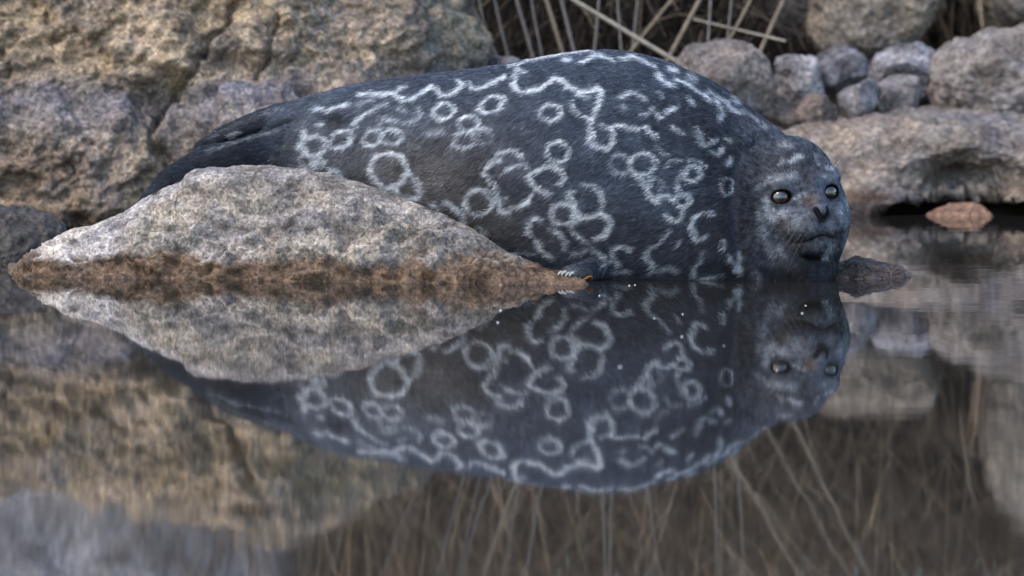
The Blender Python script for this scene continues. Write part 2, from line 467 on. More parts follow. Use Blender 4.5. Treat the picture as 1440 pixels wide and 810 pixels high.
# long slab with a hollow under its right half
def slab_shape(V):
    px, py = PJ(V)
    roof = np.interp(px, [1150, 1235, 1270, 1340, 1420, 1600], [330, 302, 284, 279, 284, 288]) + 4 * fbm(V, 0.06, 3, 72)
    fr = np.clip((2.35 - V[:, 1]) / 0.3, 0, 1)
    m = np.clip((py - roof) / 5, 0, 1) * np.clip((px - 1225) / 25, 0, 1)
    V = V.copy()
    V[:, 1] += m * fr * 0.30
    dent = np.exp(-(((px - 1352) / 62) ** 2 + ((py - 262) / 34) ** 2))
    V[:, 1] += dent * fr * 0.16
    return V
def slab_tint(V):
    px, py = PJ(V)
    n = fbm(V, 0.10, 4, 75); n2 = fbm(V, 0.22, 3, 79)
    T = np.ones((len(V), 3)) * [0.84, 0.79, 0.73]
    T = T * (0.95 + 0.35 * n[:, None])
    g = np.clip(0.4 + 1.4 * n2, 0, 1)[:, None]
    T = T * (1 - g) + g * T.mean(1)[:, None] * np.array([0.88, 0.9, 1.0])
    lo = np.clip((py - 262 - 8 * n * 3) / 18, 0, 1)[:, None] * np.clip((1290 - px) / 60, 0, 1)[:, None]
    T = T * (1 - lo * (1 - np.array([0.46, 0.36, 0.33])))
    return np.clip(T, 0.05, 1.6)
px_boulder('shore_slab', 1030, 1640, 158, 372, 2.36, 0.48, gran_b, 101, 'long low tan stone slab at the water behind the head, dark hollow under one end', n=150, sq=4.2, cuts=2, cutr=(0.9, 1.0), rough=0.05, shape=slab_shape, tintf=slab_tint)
def tint_of(c, seed, sc=0.12, amt=0.35):
    def f(V):
        n = fbm(V, sc, 4, seed); m = np.clip(0.5 + fbm(V, sc * 2, 3, seed + 5), 0, 1)[:, None]
        T = 0.78 * np.asarray(c)[None, :] * (1 + 1.3 * amt * n[:, None])
        return np.clip(T * (1 - 0.25 * m) + 0.25 * m * np.array([0.92, 0.92, 0.96]) * T.mean(1)[:, None], 0.05, 2.0)
    return f
px_boulder('red_stone', 1303, 1412, 286, 330, 1.93, 0.05, gran_r, 102, 'small reddish brown stone lying in the dark hollow at the water', cat='stone', n=40)
px_boulder('rounded_boulder', 938, 1086, 57, 190, 2.12, 0.10, gran_b, 103, 'smooth rounded tan boulder just behind the back of the seal', sq=2.3, cuts=3, rough=0.04, tintf=tint_of((0.95, 0.9, 0.88), 201))
px_boulder('tan_boulder', 1140, 1356, -70, 98, 2.78, 0.2, gran_b, 104, 'large smooth tan boulder left of the dark diagonal cleft', n=80, sq=3.0, cuts=4, rough=0.05, tilt=(0, R(8), 0), tintf=tint_of((1.15, 1.08, 0.95), 203))
px_boulder('broad_boulder', 1318, 1650, 36, 184, 2.46, 0.16, gran_b, 105, 'broad grey and tan boulder resting on the slab, below the dark cleft', n=80, sq=2.6, cuts=2, rough=0.07, tilt=(0, R(-6), 0), tintf=tint_of((1.1, 1.06, 1.04), 207))
px_boulder('tall_boulder', 1388, 1640, -210, 70, 2.85, 0.2, gran_b, 106, 'tall pale boulder right of the dark diagonal cleft', n=80, sq=3.0, cuts=2, rough=0.06, tilt=(0, R(14), 0), tintf=tint_of((1.1, 1.08, 1.0), 211))
px_boulder('grey_stone', 1208, 1306, 104, 182, 2.22, 0.07, gran_g, 107, 'rounded grey stone sitting on the slab beside the broad boulder', cat='stone', sq=2.4, cuts=4, tintf=tint_of((0.78, 0.72, 0.70), 213, 0.06))
px_boulder('pale_stone', 1080, 1166, 72, 168, 2.36, 0.08, gran_g, 108, 'angular pale bluish stone between rounded boulder and tan boulder', cat='stone', cuts=7, tilt=(0, R(20), 0), tintf=tint_of((1.05, 1.02, 1.02), 217, 0.06, 0.6))
px_boulder('dark_stone', 1130, 1232, 62, 150, 2.46, 0.08, gran_g, 109, 'blue grey broken stone under the tan boulder', cat='stone', cuts=7, tilt=(0, R(-15), 0), tintf=tint_of((0.60, 0.60, 0.66), 219, 0.06, 0.6))
px_boulder('wedge_stone', 1172, 1246, 112, 174, 2.18, 0.05, gran_g, 110, 'small tilted wedge shaped stone leaning beside the rounded grey stone', cat='stone', cuts=6, tilt=(0, R(-35), 0), tintf=tint_of((0.85, 0.84, 0.88), 223, 0.05))
px_boulder('small_stone', 1112, 1182, 134, 186, 2.14, 0.05, gran_b, 111, 'small brownish block on the near edge of the slab below the pale stone', cat='stone', cuts=6, tintf=tint_of((0.72, 0.66, 0.66), 227, 0.05))
px_boulder('flat_stone', 1050, 1132, 132, 196, 2.16, 0.06, gran_b, 112, 'flat brown stone tucked behind the neck of the seal', cat='stone', cuts=4, tintf=tint_of((0.62, 0.55, 0.52), 229, 0.05))
px_boulder('dark_grey_boulder', 1078, 1200, -70, 84, 2.92, 0.14, gran_g, 113, 'dark grey boulder at the edge of the reeds', n=60, cuts=4, tintf=tint_of((0.42, 0.39, 0.38), 231))  # the tint makes the stone itself dark grey
px_boulder('back_stone', 1200, 1330, 58, 140, 2.50, 0.08, gran_g, 114, 'light bluish grey stone wedged under the tan boulder beside the broad boulder', cat='stone', cuts=5, tintf=tint_of((0.92, 0.92, 0.98), 233, 0.06, 0.6))
px_boulder('hidden_stone', 664, 752, 80, 200, 1.98, 0.06, gran_g, 115, 'grey stone peeping over the back of the seal beside the huge rock', cat='stone', tintf=tint_of((0.7, 0.68, 0.7), 237, 0.06))
px_boulder('dark_wet_boulder', -110, 104, 294, 450, 0.62, 0.10, gran_d, 116, 'smooth dark wet boulder at the waterline beyond the pale granite rock', sq=2.6, cuts=2, rough=0.07, n=70)
px_boulder('wet_gravelly_rock', 1100, 1300, 368, 480, 0.16, 0.10, gran_w, 117, 'low wet brown rock breaking the water beside the chin', n=90, sq=1.7, cuts=1, rough=0.06)

px_boulder('granite_outcrop', -420, 470, -560, 260, 3.45, 0.55, gran_g, 118, 'smooth grey granite outcrop rising behind the huge weathered rock', n=70, sq=3.0, cuts=4, rough=0.04, tintf=tint_of((1.9, 1.95, 2.1), 241, 0.2, 0.15), cat='rock')

# ------------------------------------------------------------------ the seal
XB = np.array([372, 385, 420, 480, 540, 600, 700, 800, 850, 900, 950, 1000, 1050, 1090, 1120, 1142], float)
TOPB = np.array([166, 154, 140, 123, 113, 104, 93, 74, 69.5, 74, 90, 113, 148, 182, 214, 262], float)
BOTB = np.array([226, 240, 262, 300, 328, 352, 392, 412, 420, 424, 427, 428, 426, 418, 402, 372], float)
YCB = np.array([.335, .335, .335, .33, .32, .31, .28, .255, .245, .235, .225, .215, .205, .195, .185, .18])
HDB = np.array([.03, .045, .07, .108, .138, .162, .192, .21, .215, .215, .212, .200, .178, .145, .10, .05])
xd = np.linspace(XB[0], XB[-1], 400)
def smooth_tab(v):
    y = np.interp(xd, XB, v)
    k = np.exp(-np.linspace(-2, 2, 33) ** 2); k /= k.sum()
    yp = np.concatenate([2 * y[0] - y[16:0:-1], y, 2 * y[-1] - y[-2:-18:-1]])
    return np.convolve(yp, k, 'valid')
yc_d, hd_d = smooth_tab(YCB), smooth_tab(HDB)
tp = W(xd, smooth_tab(TOPB), yc_d); bt = W(xd, smooth_tab(BOTB), yc_d)
xw_d = (xd - 720) * 0.0011 * 1.025
zt_d, zb_d = tp[:, 2], bt[:, 2]

def smin(a, b, k):
    h = np.clip(0.5 + 0.5 * (b - a) / k, 0, 1)
    return b + (a - b) * h - k * h * (1 - h)
def smax(a, b, k): return -smin(-a, -b, k)
def ellip(P, c, r, A=None):
    Q = P - c
    if A is not None: Q = Q @ A            # A columns = local axes
    k0 = np.sqrt(((Q / r) ** 2).sum(1)) + 1e-9
    k1 = np.sqrt(((Q / (np.asarray(r) ** 2)) ** 2).sum(1)) + 1e-9
    return k0 * (k0 - 1) / k1
def chain(P, pts, rads, ysc=1.0):
    d = np.full(len(P), 1e3)
    S = np.array([1, 1 / ysc, 1])
    for (a, b), (ra, rb) in zip(zip(pts[:-1], pts[1:]), zip(rads[:-1], rads[1:])):
        v = (b - a) * S; q = (P - a) * S
        t = np.clip((q @ v) / (v @ v), 0, 1)
        d = np.minimum(d, np.linalg.norm(q - t[:, None] * v, axis=1) - (ra + (rb - ra) * t))
    return d * min(1, ysc)

HY, HR = R(24), R(5)
h_f = np.array([math.sin(HY), -math.cos(HY), 0.0])
h_r0 = np.array([math.cos(HY), math.sin(HY), 0.0]); h_u0 = np.array([0, 0, 1.0])
h_r = h_r0 * math.cos(HR) + h_u0 * math.sin(HR)
h_u = np.cross(h_r, -h_f); h_u = h_u if h_u[2] > 0 else -h_u
HA = np.stack([h_r, h_u, h_f], 1)
HC = W(1114, 283, 0.10)
def HL(r, u_, f): return HC + r * h_r + u_ * h_u + f * h_f
EYES = [HL(-0.0425, 0.0135, 0.046), HL(0.0345, 0.0125, 0.052)]
EYE_R = 0.0172
EAX = []
for s in (-1, 1):
    a = h_f * 0.93 + h_r * (0.30 if s < 0 else 0.05) * s + h_u * 0.10; a /= np.linalg.norm(a)
    rr_ = np.cross(a, h_u); rr_ /= np.linalg.norm(rr_)
    EAX.append(np.stack([rr_, np.cross(rr_, a), a], 1))

fl1 = [W(430, 194, .32), W(390, 203, .305), W(340, 216, .295), W(285, 228, .30), W(240, 256, .285), W(205, 290, .275)]
fl2 = [W(440, 168, .36), W(395, 170, .375), W(350, 182, .385), W(312, 194, .39), W(286, 206, .395)]
paw = [W(850, 372, .10), W(826, 380, .055), W(800, 383, .030)]

def seal_sdf(P):
    i = np.clip((P[:, 0] - xw_d[0]) / (xw_d[-1] - xw_d[0]) * 399, 0, 398.999)
    k = i.astype(int); f = i - k
    L = lambda a: a[k] * (1 - f) + a[k + 1] * f
    yc, hd, zt, zb = L(yc_d), L(hd_d), L(zt_d), L(zb_d)
    zcn, hz = (zt + zb) / 2, np.maximum((zt - zb) / 2, 0.01)
    qy, qz = (P[:, 1] - yc), (P[:, 2] - zcn)
    ay, az = np.abs(qy / hd), np.abs(qz / hz)
    e = np.where(qz < 0, 2.35, 2.0)                       # heavier, flatter belly
    k0 = (ay ** e + az ** e) ** (1 / e) + 1e-9
    k1 = np.sqrt((qy / hd ** 2) ** 2 + (qz / hz ** 2) ** 2) + 1e-9
    d = k0 * (k0 - 1) / k1
    d = np.where(np.isfinite(d), d, 0)
    ox = np.maximum(xw_d[0] - P[:, 0], 0) + np.maximum(P[:, 0] - xw_d[-1], 0)
    d = np.where(ox > 0, np.sqrt(np.maximum(d, 0) ** 2 + ox ** 2) + np.minimum(d, 0) * 0, d)
    # hind flippers, fore paw
    m = P[:, 0] < -0.26
    if m.any():
        Q = P[m]
        a = chain(Q, fl1, [.034, .030, .026, .024, .022, .013], 0.62)
        b = chain(Q, fl2, [.034, .028, .022, .017, .011], 0.62)
        d[m] = smin(d[m], smin(a, b, 0.002), 0.012)
    m = (np.abs(P[:, 0] - 0.11) < 0.09) & (P[:, 2] < 0.08)
    if m.any():
        d[m] = smin(d[m], chain(P[m], paw, [.016, .014, .009], 1.3), 0.006)
    m = P[:, 0] > 0.24
    if m.any():
        Q = P[m]
        # skull, jowls, neck, throat
        h = ellip(Q, HL(.002, .004, -.004), np.array([.0755, .098, .080]), HA)
        h = smin(h, ellip(Q, HL(.014, -.036, .000), np.array([.0755, .066, .068]), HA), 0.03)
        h = smin(h, ellip(Q, W(1070, 296, .205), np.array([.100, .115, .118])), 0.04)
        h = smin(h, ellip(Q, W(1092, 358, .150), np.array([.092, .098, .070])), 0.04)
        h = smin(h, ellip(Q, W(1128, 384, .105), np.array([.050, .070, .040])), 0.02)
        # brow, cheeks, muzzle
        for s in (-1, 1):
            h = smin(h, ellip(Q, HL(.040 * s, -.022, .046), np.array([.022, .022, .018]), HA), 0.022)
            h = smin(h, ellip(Q, HL(.036 * s, .038, .050), np.array([.022, .012, .016]), HA), 0.02)
        h = smin(h, ellip(Q, HL(0, -.030, .054), np.array([.046, .032, .040]), HA), 0.016)
        h = smin(h, chain(Q, [HL(0, .024, .064), HL(0, -.008, .090)], [.018, .013]), 0.016)
        for s in (-1, 1):
            h = smin(h, ellip(Q, HL(.0225 * s + .001, -.033, .077), np.array([.0275, .0225, .0275]), HA), 0.006)
        h = smin(h, ellip(Q, HL(0, -.0135, .094), np.array([.0165, .0125, .0130]), HA), 0.007)
        h = smin(h, ellip(Q, HL(.004, -.066, .058), np.array([.028, .021, .027]), HA), 0.007)
        # mouth line: frowning arc under the pads, philtrum
        mp = [HL(-.042, -.060, .058), HL(-.026, -.0570, .080), HL(-.010, -.0490, .098), HL(.002, -.0455, .102), HL(.012, -.0480, .098), HL(.026, -.0560, .080), HL(.040, -.060, .060)]
        h = smax(h, -chain(Q, mp, [.0010, .0017, .0020, .0020, .0020, .0017, .0010]), 0.003)
        h = smax(h, -chain(Q, [HL(.0005, -.028, .106), HL(.002, -.047, .103)], [.0018, .0018]), 0.004)
        # nostrils
        for s in (-1, 1):
            h = smax(h, -chain(Q, [HL(.0108 * s, -.0068, .1015), HL(.0046 * s, -.0200, .1055)], [.0043, .0028]), 0.0012)
        d[m] = smin(d[m], h, 0.030)
        # eyes: lids over the ball, almond opening
        for ec, ea in zip(EYES, EAX):
            ed = np.linalg.norm(Q - ec, axis=1)
            near = ed < 0.05
            if near.any():
                idx = np.nonzero(m)[0][near]
                q = Q[near] - ec; lq = q @ ea
                dd = smin(d[idx], np.linalg.norm(q, axis=1) - (EYE_R + 0.0018), 0.007)
                al = np.hypot(lq[:, 0] / 0.0154, (lq[:, 1] + 0.0002) / 0.0110)
                cyl = np.maximum((al - 1) * 0.011, -lq[:, 2])
                dd = smax(dd, -cyl, 0.0016)
                dd = smax(dd, -(np.linalg.norm(q, axis=1) - EYE_R + 0.0006), 0.001)
                d[idx] = dd
    return d

def surface_nets(f, lo, hi, h, B=10):
    lo = np.asarray(lo, float)
    nb = np.ceil((np.asarray(hi) - lo) / (h * B)).astype(int)
    n = nb * B
    bc = np.stack(np.meshgrid(*[np.arange(k) for k in nb], indexing='ij'), -1).reshape(-1, 3)
    cd_ = f(lo + (bc + 0.5) * B * h)
    vol = np.repeat(np.repeat(np.repeat(cd_.reshape(nb).astype(np.float32), B, 0), B, 1), B, 2)
    act = bc[np.abs(cd_) < B * h * 1.35]
    loc = np.stack(np.meshgrid(*[np.arange(B)] * 3, indexing='ij'), -1).reshape(-1, 3)
    for s in range(0, len(act), 400):
        I = (act[s:s + 400, None, :] * B + loc[None]).reshape(-1, 3)
        vol[I[:, 0], I[:, 1], I[:, 2]] = f(lo + I * h)
    sg = (vol < 0)
    cnt = np.zeros(n - 1, np.uint8)
    for a in (0, 1):
        for b in (0, 1):
            for c in (0, 1):
                cnt += sg[a:n[0] - 1 + a, b:n[1] - 1 + b, c:n[2] - 1 + c]
    C = np.argwhere((cnt > 0) & (cnt < 8))
    vid = np.full(n - 1, -1, np.int32); vid[C[:, 0], C[:, 1], C[:, 2]] = np.arange(len(C))
    acc = np.zeros((len(C), 3)); num = np.zeros(len(C))
    cor = [(a, b, c) for a in (0, 1) for b in (0, 1) for c in (0, 1)]
    val = {k: vol[C[:, 0] + k[0], C[:, 1] + k[1], C[:, 2] + k[2]].astype(float) for k in cor}
    for k in cor:
        for ax in range(3):
            if k[ax] == 0:
                k2 = list(k); k2[ax] = 1; k2 = tuple(k2)
                a, b = val[k], val[k2]
                m = (a < 0) != (b < 0)
                t = np.where(m, a / np.where(m, a - b, 1), 0)
                p = np.array(k, float)[None, :].repeat(len(C), 0); p[:, ax] += t
                acc[m] += p[m]; num[m] += 1
    V = lo + (C + acc / num[:, None]) * h
    Fs = []
    for ax in range(3):
        a1, a2 = (ax + 1) % 3, (ax + 2) % 3
        sl0 = [slice(1, n[k] - 1) for k in range(3)]; sl1 = list(sl0)
        sl0[ax] = slice(0, n[ax] - 1); sl1[ax] = slice(1, n[ax])
        A_, B_ = sg[tuple(sl0)], sg[tuple(sl1)]
        E = np.argwhere(A_ != B_)
        flip = A_[E[:, 0], E[:, 1], E[:, 2]]
        off = np.ones(3, int); off[ax] = 0
        E = E + off
        def cell(d1, d2):
            Q = E.copy(); Q[:, a1] -= d1; Q[:, a2] -= d2
            return vid[Q[:, 0], Q[:, 1], Q[:, 2]]
        q = np.stack([cell(1, 1), cell(0, 1), cell(0, 0), cell(1, 0)], -1)
        q[~flip] = q[~flip][:, ::-1]
        Fs.append(q)
    F = np.concatenate(Fs)
    F = F[(F >= 0).all(1)]
    return V, F

SV, SF = surface_nets(seal_sdf, (-0.62, -0.06, -0.075), (0.56, 0.50, 0.42), 0.0021)
def sdf_grad(P, e=0.0012):
    g = np.zeros_like(P)
    for k in range(3):
        o = np.zeros(3); o[k] = e
        g[:, k] = (seal_sdf(P + o) - seal_sdf(P - o)) / (2 * e)
    return g
for _ in range(2):
    g = sdf_grad(SV); d = seal_sdf(SV)
    st = d / np.maximum((g ** 2).sum(1), 0.2)
    SV = SV - g * np.clip(st, -0.0015, 0.0015)[:, None] * (np.maximum(1, 1 / np.maximum(np.linalg.norm(g, axis=1), 0.3))[:, None] * 0 + 1)
SN = vnormals(SV, SF)
# low folds of skin and fat
roll = 0.0022 * fbm(SV * [1, 1, 1.4], 0.09, 3, 81)
spx, spy = PJ(SV)
for pts, wd, dp in (([(1062, 196), (1047, 212), (1036, 240), (1031, 285), (1036, 330), (1042, 372)], 7, 0.003),
                    ([(1100, 190), (1075, 194), (1052, 210)], 3.0, 0.004), ([(405, 180), (398, 205), (388, 232)], 4, 0.004), ([(412, 168), (385, 178), (350, 190), (310, 203)], 3, 0.007),
                    ([(1015, 200), (1008, 240), (1010, 290)], 10, 0.003)):
    roll = roll - dp * np.exp(-(polydist(spx, spy, pts) / wd) ** 2)
SV = SV + SN * (roll * np.clip((1085 - spx) / 30 + (spy < 215), 0, 1))[:, None]
SN = vnormals(SV, SF)
if (SN[:, 2] * np.sign(SV[:, 2] - 0.15)).mean() < 0: SF = SF[:, ::-1]; SN = -SN

# ---- coat pattern: rings and strokes of pale hair, plus strokes of painted rim light, in photo pixels: (points, half width, strength)
def E(cx, cy, rx, ry, rot=0, n=18):
    t = np.linspace(0, 2 * math.pi, n + 1); a = math.radians(rot)
    x, y = rx * np.cos(t), ry * np.sin(t)
    return [(cx + x_ * math.cos(a) - y_ * math.sin(a), cy + x_ * math.sin(a) + y_ * math.cos(a)) for x_, y_ in zip(x, y)]
ST = [
 ([(445,152),(463,155),(478,149),(492,146)],4,.7), ([(448,175),(458,172)],4,.5),
 ([(508,132),(520,130),(540,132),(555,131),(562,134),(570,139),(580,139),(590,133),(600,127),(610,121),(618,126),(624,134),(632,133),(645,128),(655,118),(648,112)],4,.95),
 ([(560,130),(566,123),(576,120)],3,.6), ([(505,148),(520,140),(528,137)],4,.4), ([(502,178),(502,170),(512,162),(528,153)],4,.75),
 ([(535,162),(548,166),(562,170)],4,.6), ([(537,178),(538,170)],4,.5), ([(530,150),(545,146)],4,.4), ([(570,172),(585,170),(595,160),(590,152)],3.5,.5), ([(565,152),(575,155)],5,.4),
 (E(554,191,14.5,10.5),3.6,.9), (E(526,193,13,10.5,-30),3.4,.75), (E(482,195,17,11.5,-30),3.8,.9), (E(445,204,15,14),4,.8),
 ([(431,183),(428,197),(421,206),(428,212)],5,.8), ([(450,215),(449,226),(455,233),(460,227)],4,.8), (E(434,226,9,9),4,.75), ([(418,238),(432,239),(442,241),(446,232)],5,.8),
 ([(458,248),(468,238),(478,242),(488,255),(498,267),(505,272)],4.2,.8),
 ([(535,218),(552,215),(565,218),(575,232),(576,243),(567,256),(557,262),(545,267),(535,258),(526,247),(523,235),(526,224),(535,218)],4.6,.95),
 ([(576,243),(588,252),(594,265),(593,278),(582,281),(570,276),(562,270),(557,262)],4.6,.9), ([(545,276),(562,279),(575,288),(588,297)],3.2,.65),
 (E(627,155,15,10.5,-10),3.5,.95), (E(694,146,18,10.5,-25),3.4,1), ([(664,117),(668,124),(676,124),(690,119),(703,112),(712,107)],3.6,.95),
 ([(731,97),(728,105),(724,116),(728,124),(736,129),(750,126),(765,123),(775,115),(783,109),(796,113),(800,120),(815,126),(828,129),(837,126)],4.6,.95),
 ([(732,98),(742,101)],4,.6), (E(777,157,15,11.5),3.2,.85), (E(662,172,14,11),3.4,.75), ([(676,180),(684,177),(692,182)],3.5,.55), (E(656,195,14,12),3.2,.55), ([(640,201),(655,208),(670,201)],3.4,.65), (E(685,190,10,10),3,.3),
 ([(720,92),(760,82),(800,75),(835,71)],3,.6), ([(796,84),(806,83)],4,.6), ([(820,87),(832,83),(840,76),(852,79),(866,85)],3.6,.85), ([(876,83),(895,80),(910,88),(925,94)],4,.6),  # first stroke is rim light along the back, painted pale
 ([(806,142),(810,155),(825,163),(833,168)],3,.5), ([(817,135),(830,137)],3,.55), ([(605,186),(622,183)],8,.25),
 ([(929,106),(934,113)],5.5,.85), ([(946,98),(955,102)],5,.8), ([(940,118),(950,121)],4.5,.8), ([(972,109),(980,112)],6,.5),
 ([(952,113),(965,117),(980,126),(992,134),(1001,142)],3.2,.75), ([(875,136),(890,129),(902,132),(912,141)],3.6,.5), ([(876,148),(880,153)],5,.3), ([(932,130),(935,137)],4,.4),
 ([(972,138),(978,147)],4,.5), ([(915,160),(922,152)],4,.5), ([(906,158),(909,162)],4,.3), ([(926,160),(932,165)],4,.5), ([(940,160),(946,155),(955,150)],4,.6),
 ([(815,130),(828,129),(843,122),(848,128),(845,145),(838,160),(834,170),(833,180),(836,192)],4.8,.85), ([(858,180),(870,175),(885,178),(900,182),(912,178),(918,187),(926,192)],3.6,.8),
 ([(845,175),(860,179),(865,192)],3.2,.5), ([(947,178),(958,185),(965,189)],3.2,.55), ([(982,180),(988,190)],4,.6),
 ([(1008,143),(1016,152),(1020,162),(1015,168)],5,.5), ([(1026,150),(1040,160),(1048,158)],5,.5), ([(1034,140),(1044,148)],5,.4), ([(1000,130),(1012,138),(1026,146)],4,.5), ([(1052,160),(1066,172),(1080,182)],4,.4),
 ([(830,193),(833,200),(845,206),(858,207),(866,198),(866,188),(860,180)],4.2,.85), (E(876,229,15,14),3.2,.35), (E(907,230,18,15),3.5,.68), ([(893,242),(905,252),(912,265),(920,280),(928,285)],4,.75),
 (E(925,263,9,14),3,.5), ([(918,243),(921,252)],4,.6), ([(928,285),(932,274),(942,275),(950,280)],4,.75), (E(977,244,11,10.5),3.2,.8), ([(967,240),(957,250),(955,262),(960,268)],3,.65), (E(964,281,10,9),3.2,.75),
 ([(939,300),(945,308),(955,310),(963,303),(965,293)],3.6,.75), ([(925,205),(935,215),(942,218)],3,.45), ([(938,235),(950,223),(960,226)],3,.35), ([(970,224),(982,226),(995,233)],3,.45),
 ([(985,190),(990,205),(1000,205),(1010,195)],4,.5), ([(1003,214),(1012,218),(1018,208)],4,.4), ([(1022,194),(1030,200)],4,.4), ([(1030,226),(1026,234)],4,.45), (E(1025,263,7,11),2.6,.4),
 ([(974,314),(980,305),(990,299)],3.6,.6), ([(998,296),(1004,300)],4,.5),
 (E(787,212,16,14),3.2,.8), ([(703,215),(712,211),(728,210),(733,217),(735,222)],3.8,.95), ([(707,224),(695,225),(687,235),(684,243),(690,250),(697,257),(700,265),(700,275),(703,287),(708,296),(718,299)],4.2,.9),
 ([(714,238),(725,232),(737,230),(745,233)],3.8,.85), ([(720,293),(733,290),(745,282),(751,272)],4,.9), ([(706,277),(712,278)],4,.5), ([(698,246),(710,244)],3,.35),
 ([(745,245),(755,240),(768,234),(778,233),(792,238),(797,248),(790,258)],4.2,.9), ([(745,247),(753,260),(762,265),(775,273)],4.8,.95), (E(676,283,19,18),3.6,.78),
 ([(613,288),(620,300)],5,.6), ([(628,284),(634,286),(645,293),(653,302),(656,312)],5,.7), ([(820,258),(830,257),(840,262),(850,272),(851,288),(848,298)],3.4,.6), ([(808,268),(802,275),(810,285),(815,297),(820,305)],4.2,.78),
 (E(795,300,15.5,15),3.8,.8), ([(808,290),(818,300),(815,312),(806,316)],4.6,.8), ([(805,315),(812,328),(820,335),(828,341)],4,.7), ([(818,305),(830,305),(845,300),(858,305),(862,318),(855,330),(842,335)],4.8,.85),
 ([(765,310),(758,305),(748,312),(744,325),(752,332)],4.2,.8), ([(779,322),(790,328),(800,340),(798,350)],4.2,.65), ([(760,338),(763,350),(772,358),(780,363)],4.4,.8), ([(720,357),(735,356),(755,357)],3,.5),
 ([(808,355),(820,357),(825,352)],4,.6), ([(838,352),(848,358),(855,365)],4,.6), ([(848,374),(860,368)],4,.45), ([(675,320),(690,330)],4,.3), ([(700,342),(712,350)],3,.25),
 ([(892,351),(875,346),(865,352),(866,363),(875,372)],4.2,.7), ([(930,343),(915,350),(910,358),(918,365),(923,372),(918,382)],4,.65), ([(868,382),(890,382)],5,.35), ([(930,379),(945,376),(958,381)],5,.35),
 ([(988,300),(977,308),(976,320),(980,330),(985,337),(997,331)],3.8,.75), ([(945,325),(937,333),(935,338)],3.6,.6), ([(957,343),(960,337)],3.6,.55), ([(990,353),(988,365),(980,375),(978,385),(985,391),(1005,388),(1020,385)],3.4,.5),
 (E(1020,342,4,8),2.4,.4), ([(1027,358),(1032,366)],5,.5), ([(1039,370),(1045,380)],7,.75), ([(1041,357),(1045,364)],5,.5), ([(1066,383),(1070,390)],5,.5),
 ([(296,212),(330,200),(365,191),(395,183)],4.5,.14), ([(326,190),(338,186)],4,.4), ([(300,192),(345,170),(400,150)],5,.10), ([(405,196),(394,214)],1.5,.25),
 # head
 ([(1113,228),(1120,223),(1127,221)],3.6,.75), ([(1100,204),(1112,206)],5,.4), ([(1148,222),(1152,230)],3,.4), ([(1163,234),(1170,238)],4,.5), ([(1098,232),(1104,226)],2.6,.4),
 ([(1117,281),(1124,277),(1130,274)],2.6,.75), ([(1086,256),(1098,250),(1116,248)],6,.42), ([(1076,262),(1082,252)],3,.4), ([(1160,250),(1174,246)],6,.35),
 ([(1079,284),(1082,300),(1088,309)],6,.6), ([(1090,297),(1098,303),(1106,296)],5,.5), ([(1070,300),(1076,322),(1084,345),(1092,365)],5,.40), ([(1067,264),(1072,262)],4,.45),
 ([(1096,345),(1101,355),(1106,362)],4,.5), ([(1159,361),(1165,354),(1173,346)],3.6,.95), ([(1181,287),(1184,298)],3.5,.55), ([(1189,280),(1192,300),(1191,325),(1186,345)],3,.55),  # last stroke paints the rim light down the right of the head
 ([(1118,318),(1140,326),(1160,322)],10,.12),
]
ST = [(np.array(p, float), w_, a_) for p, w_, a_ in ST]

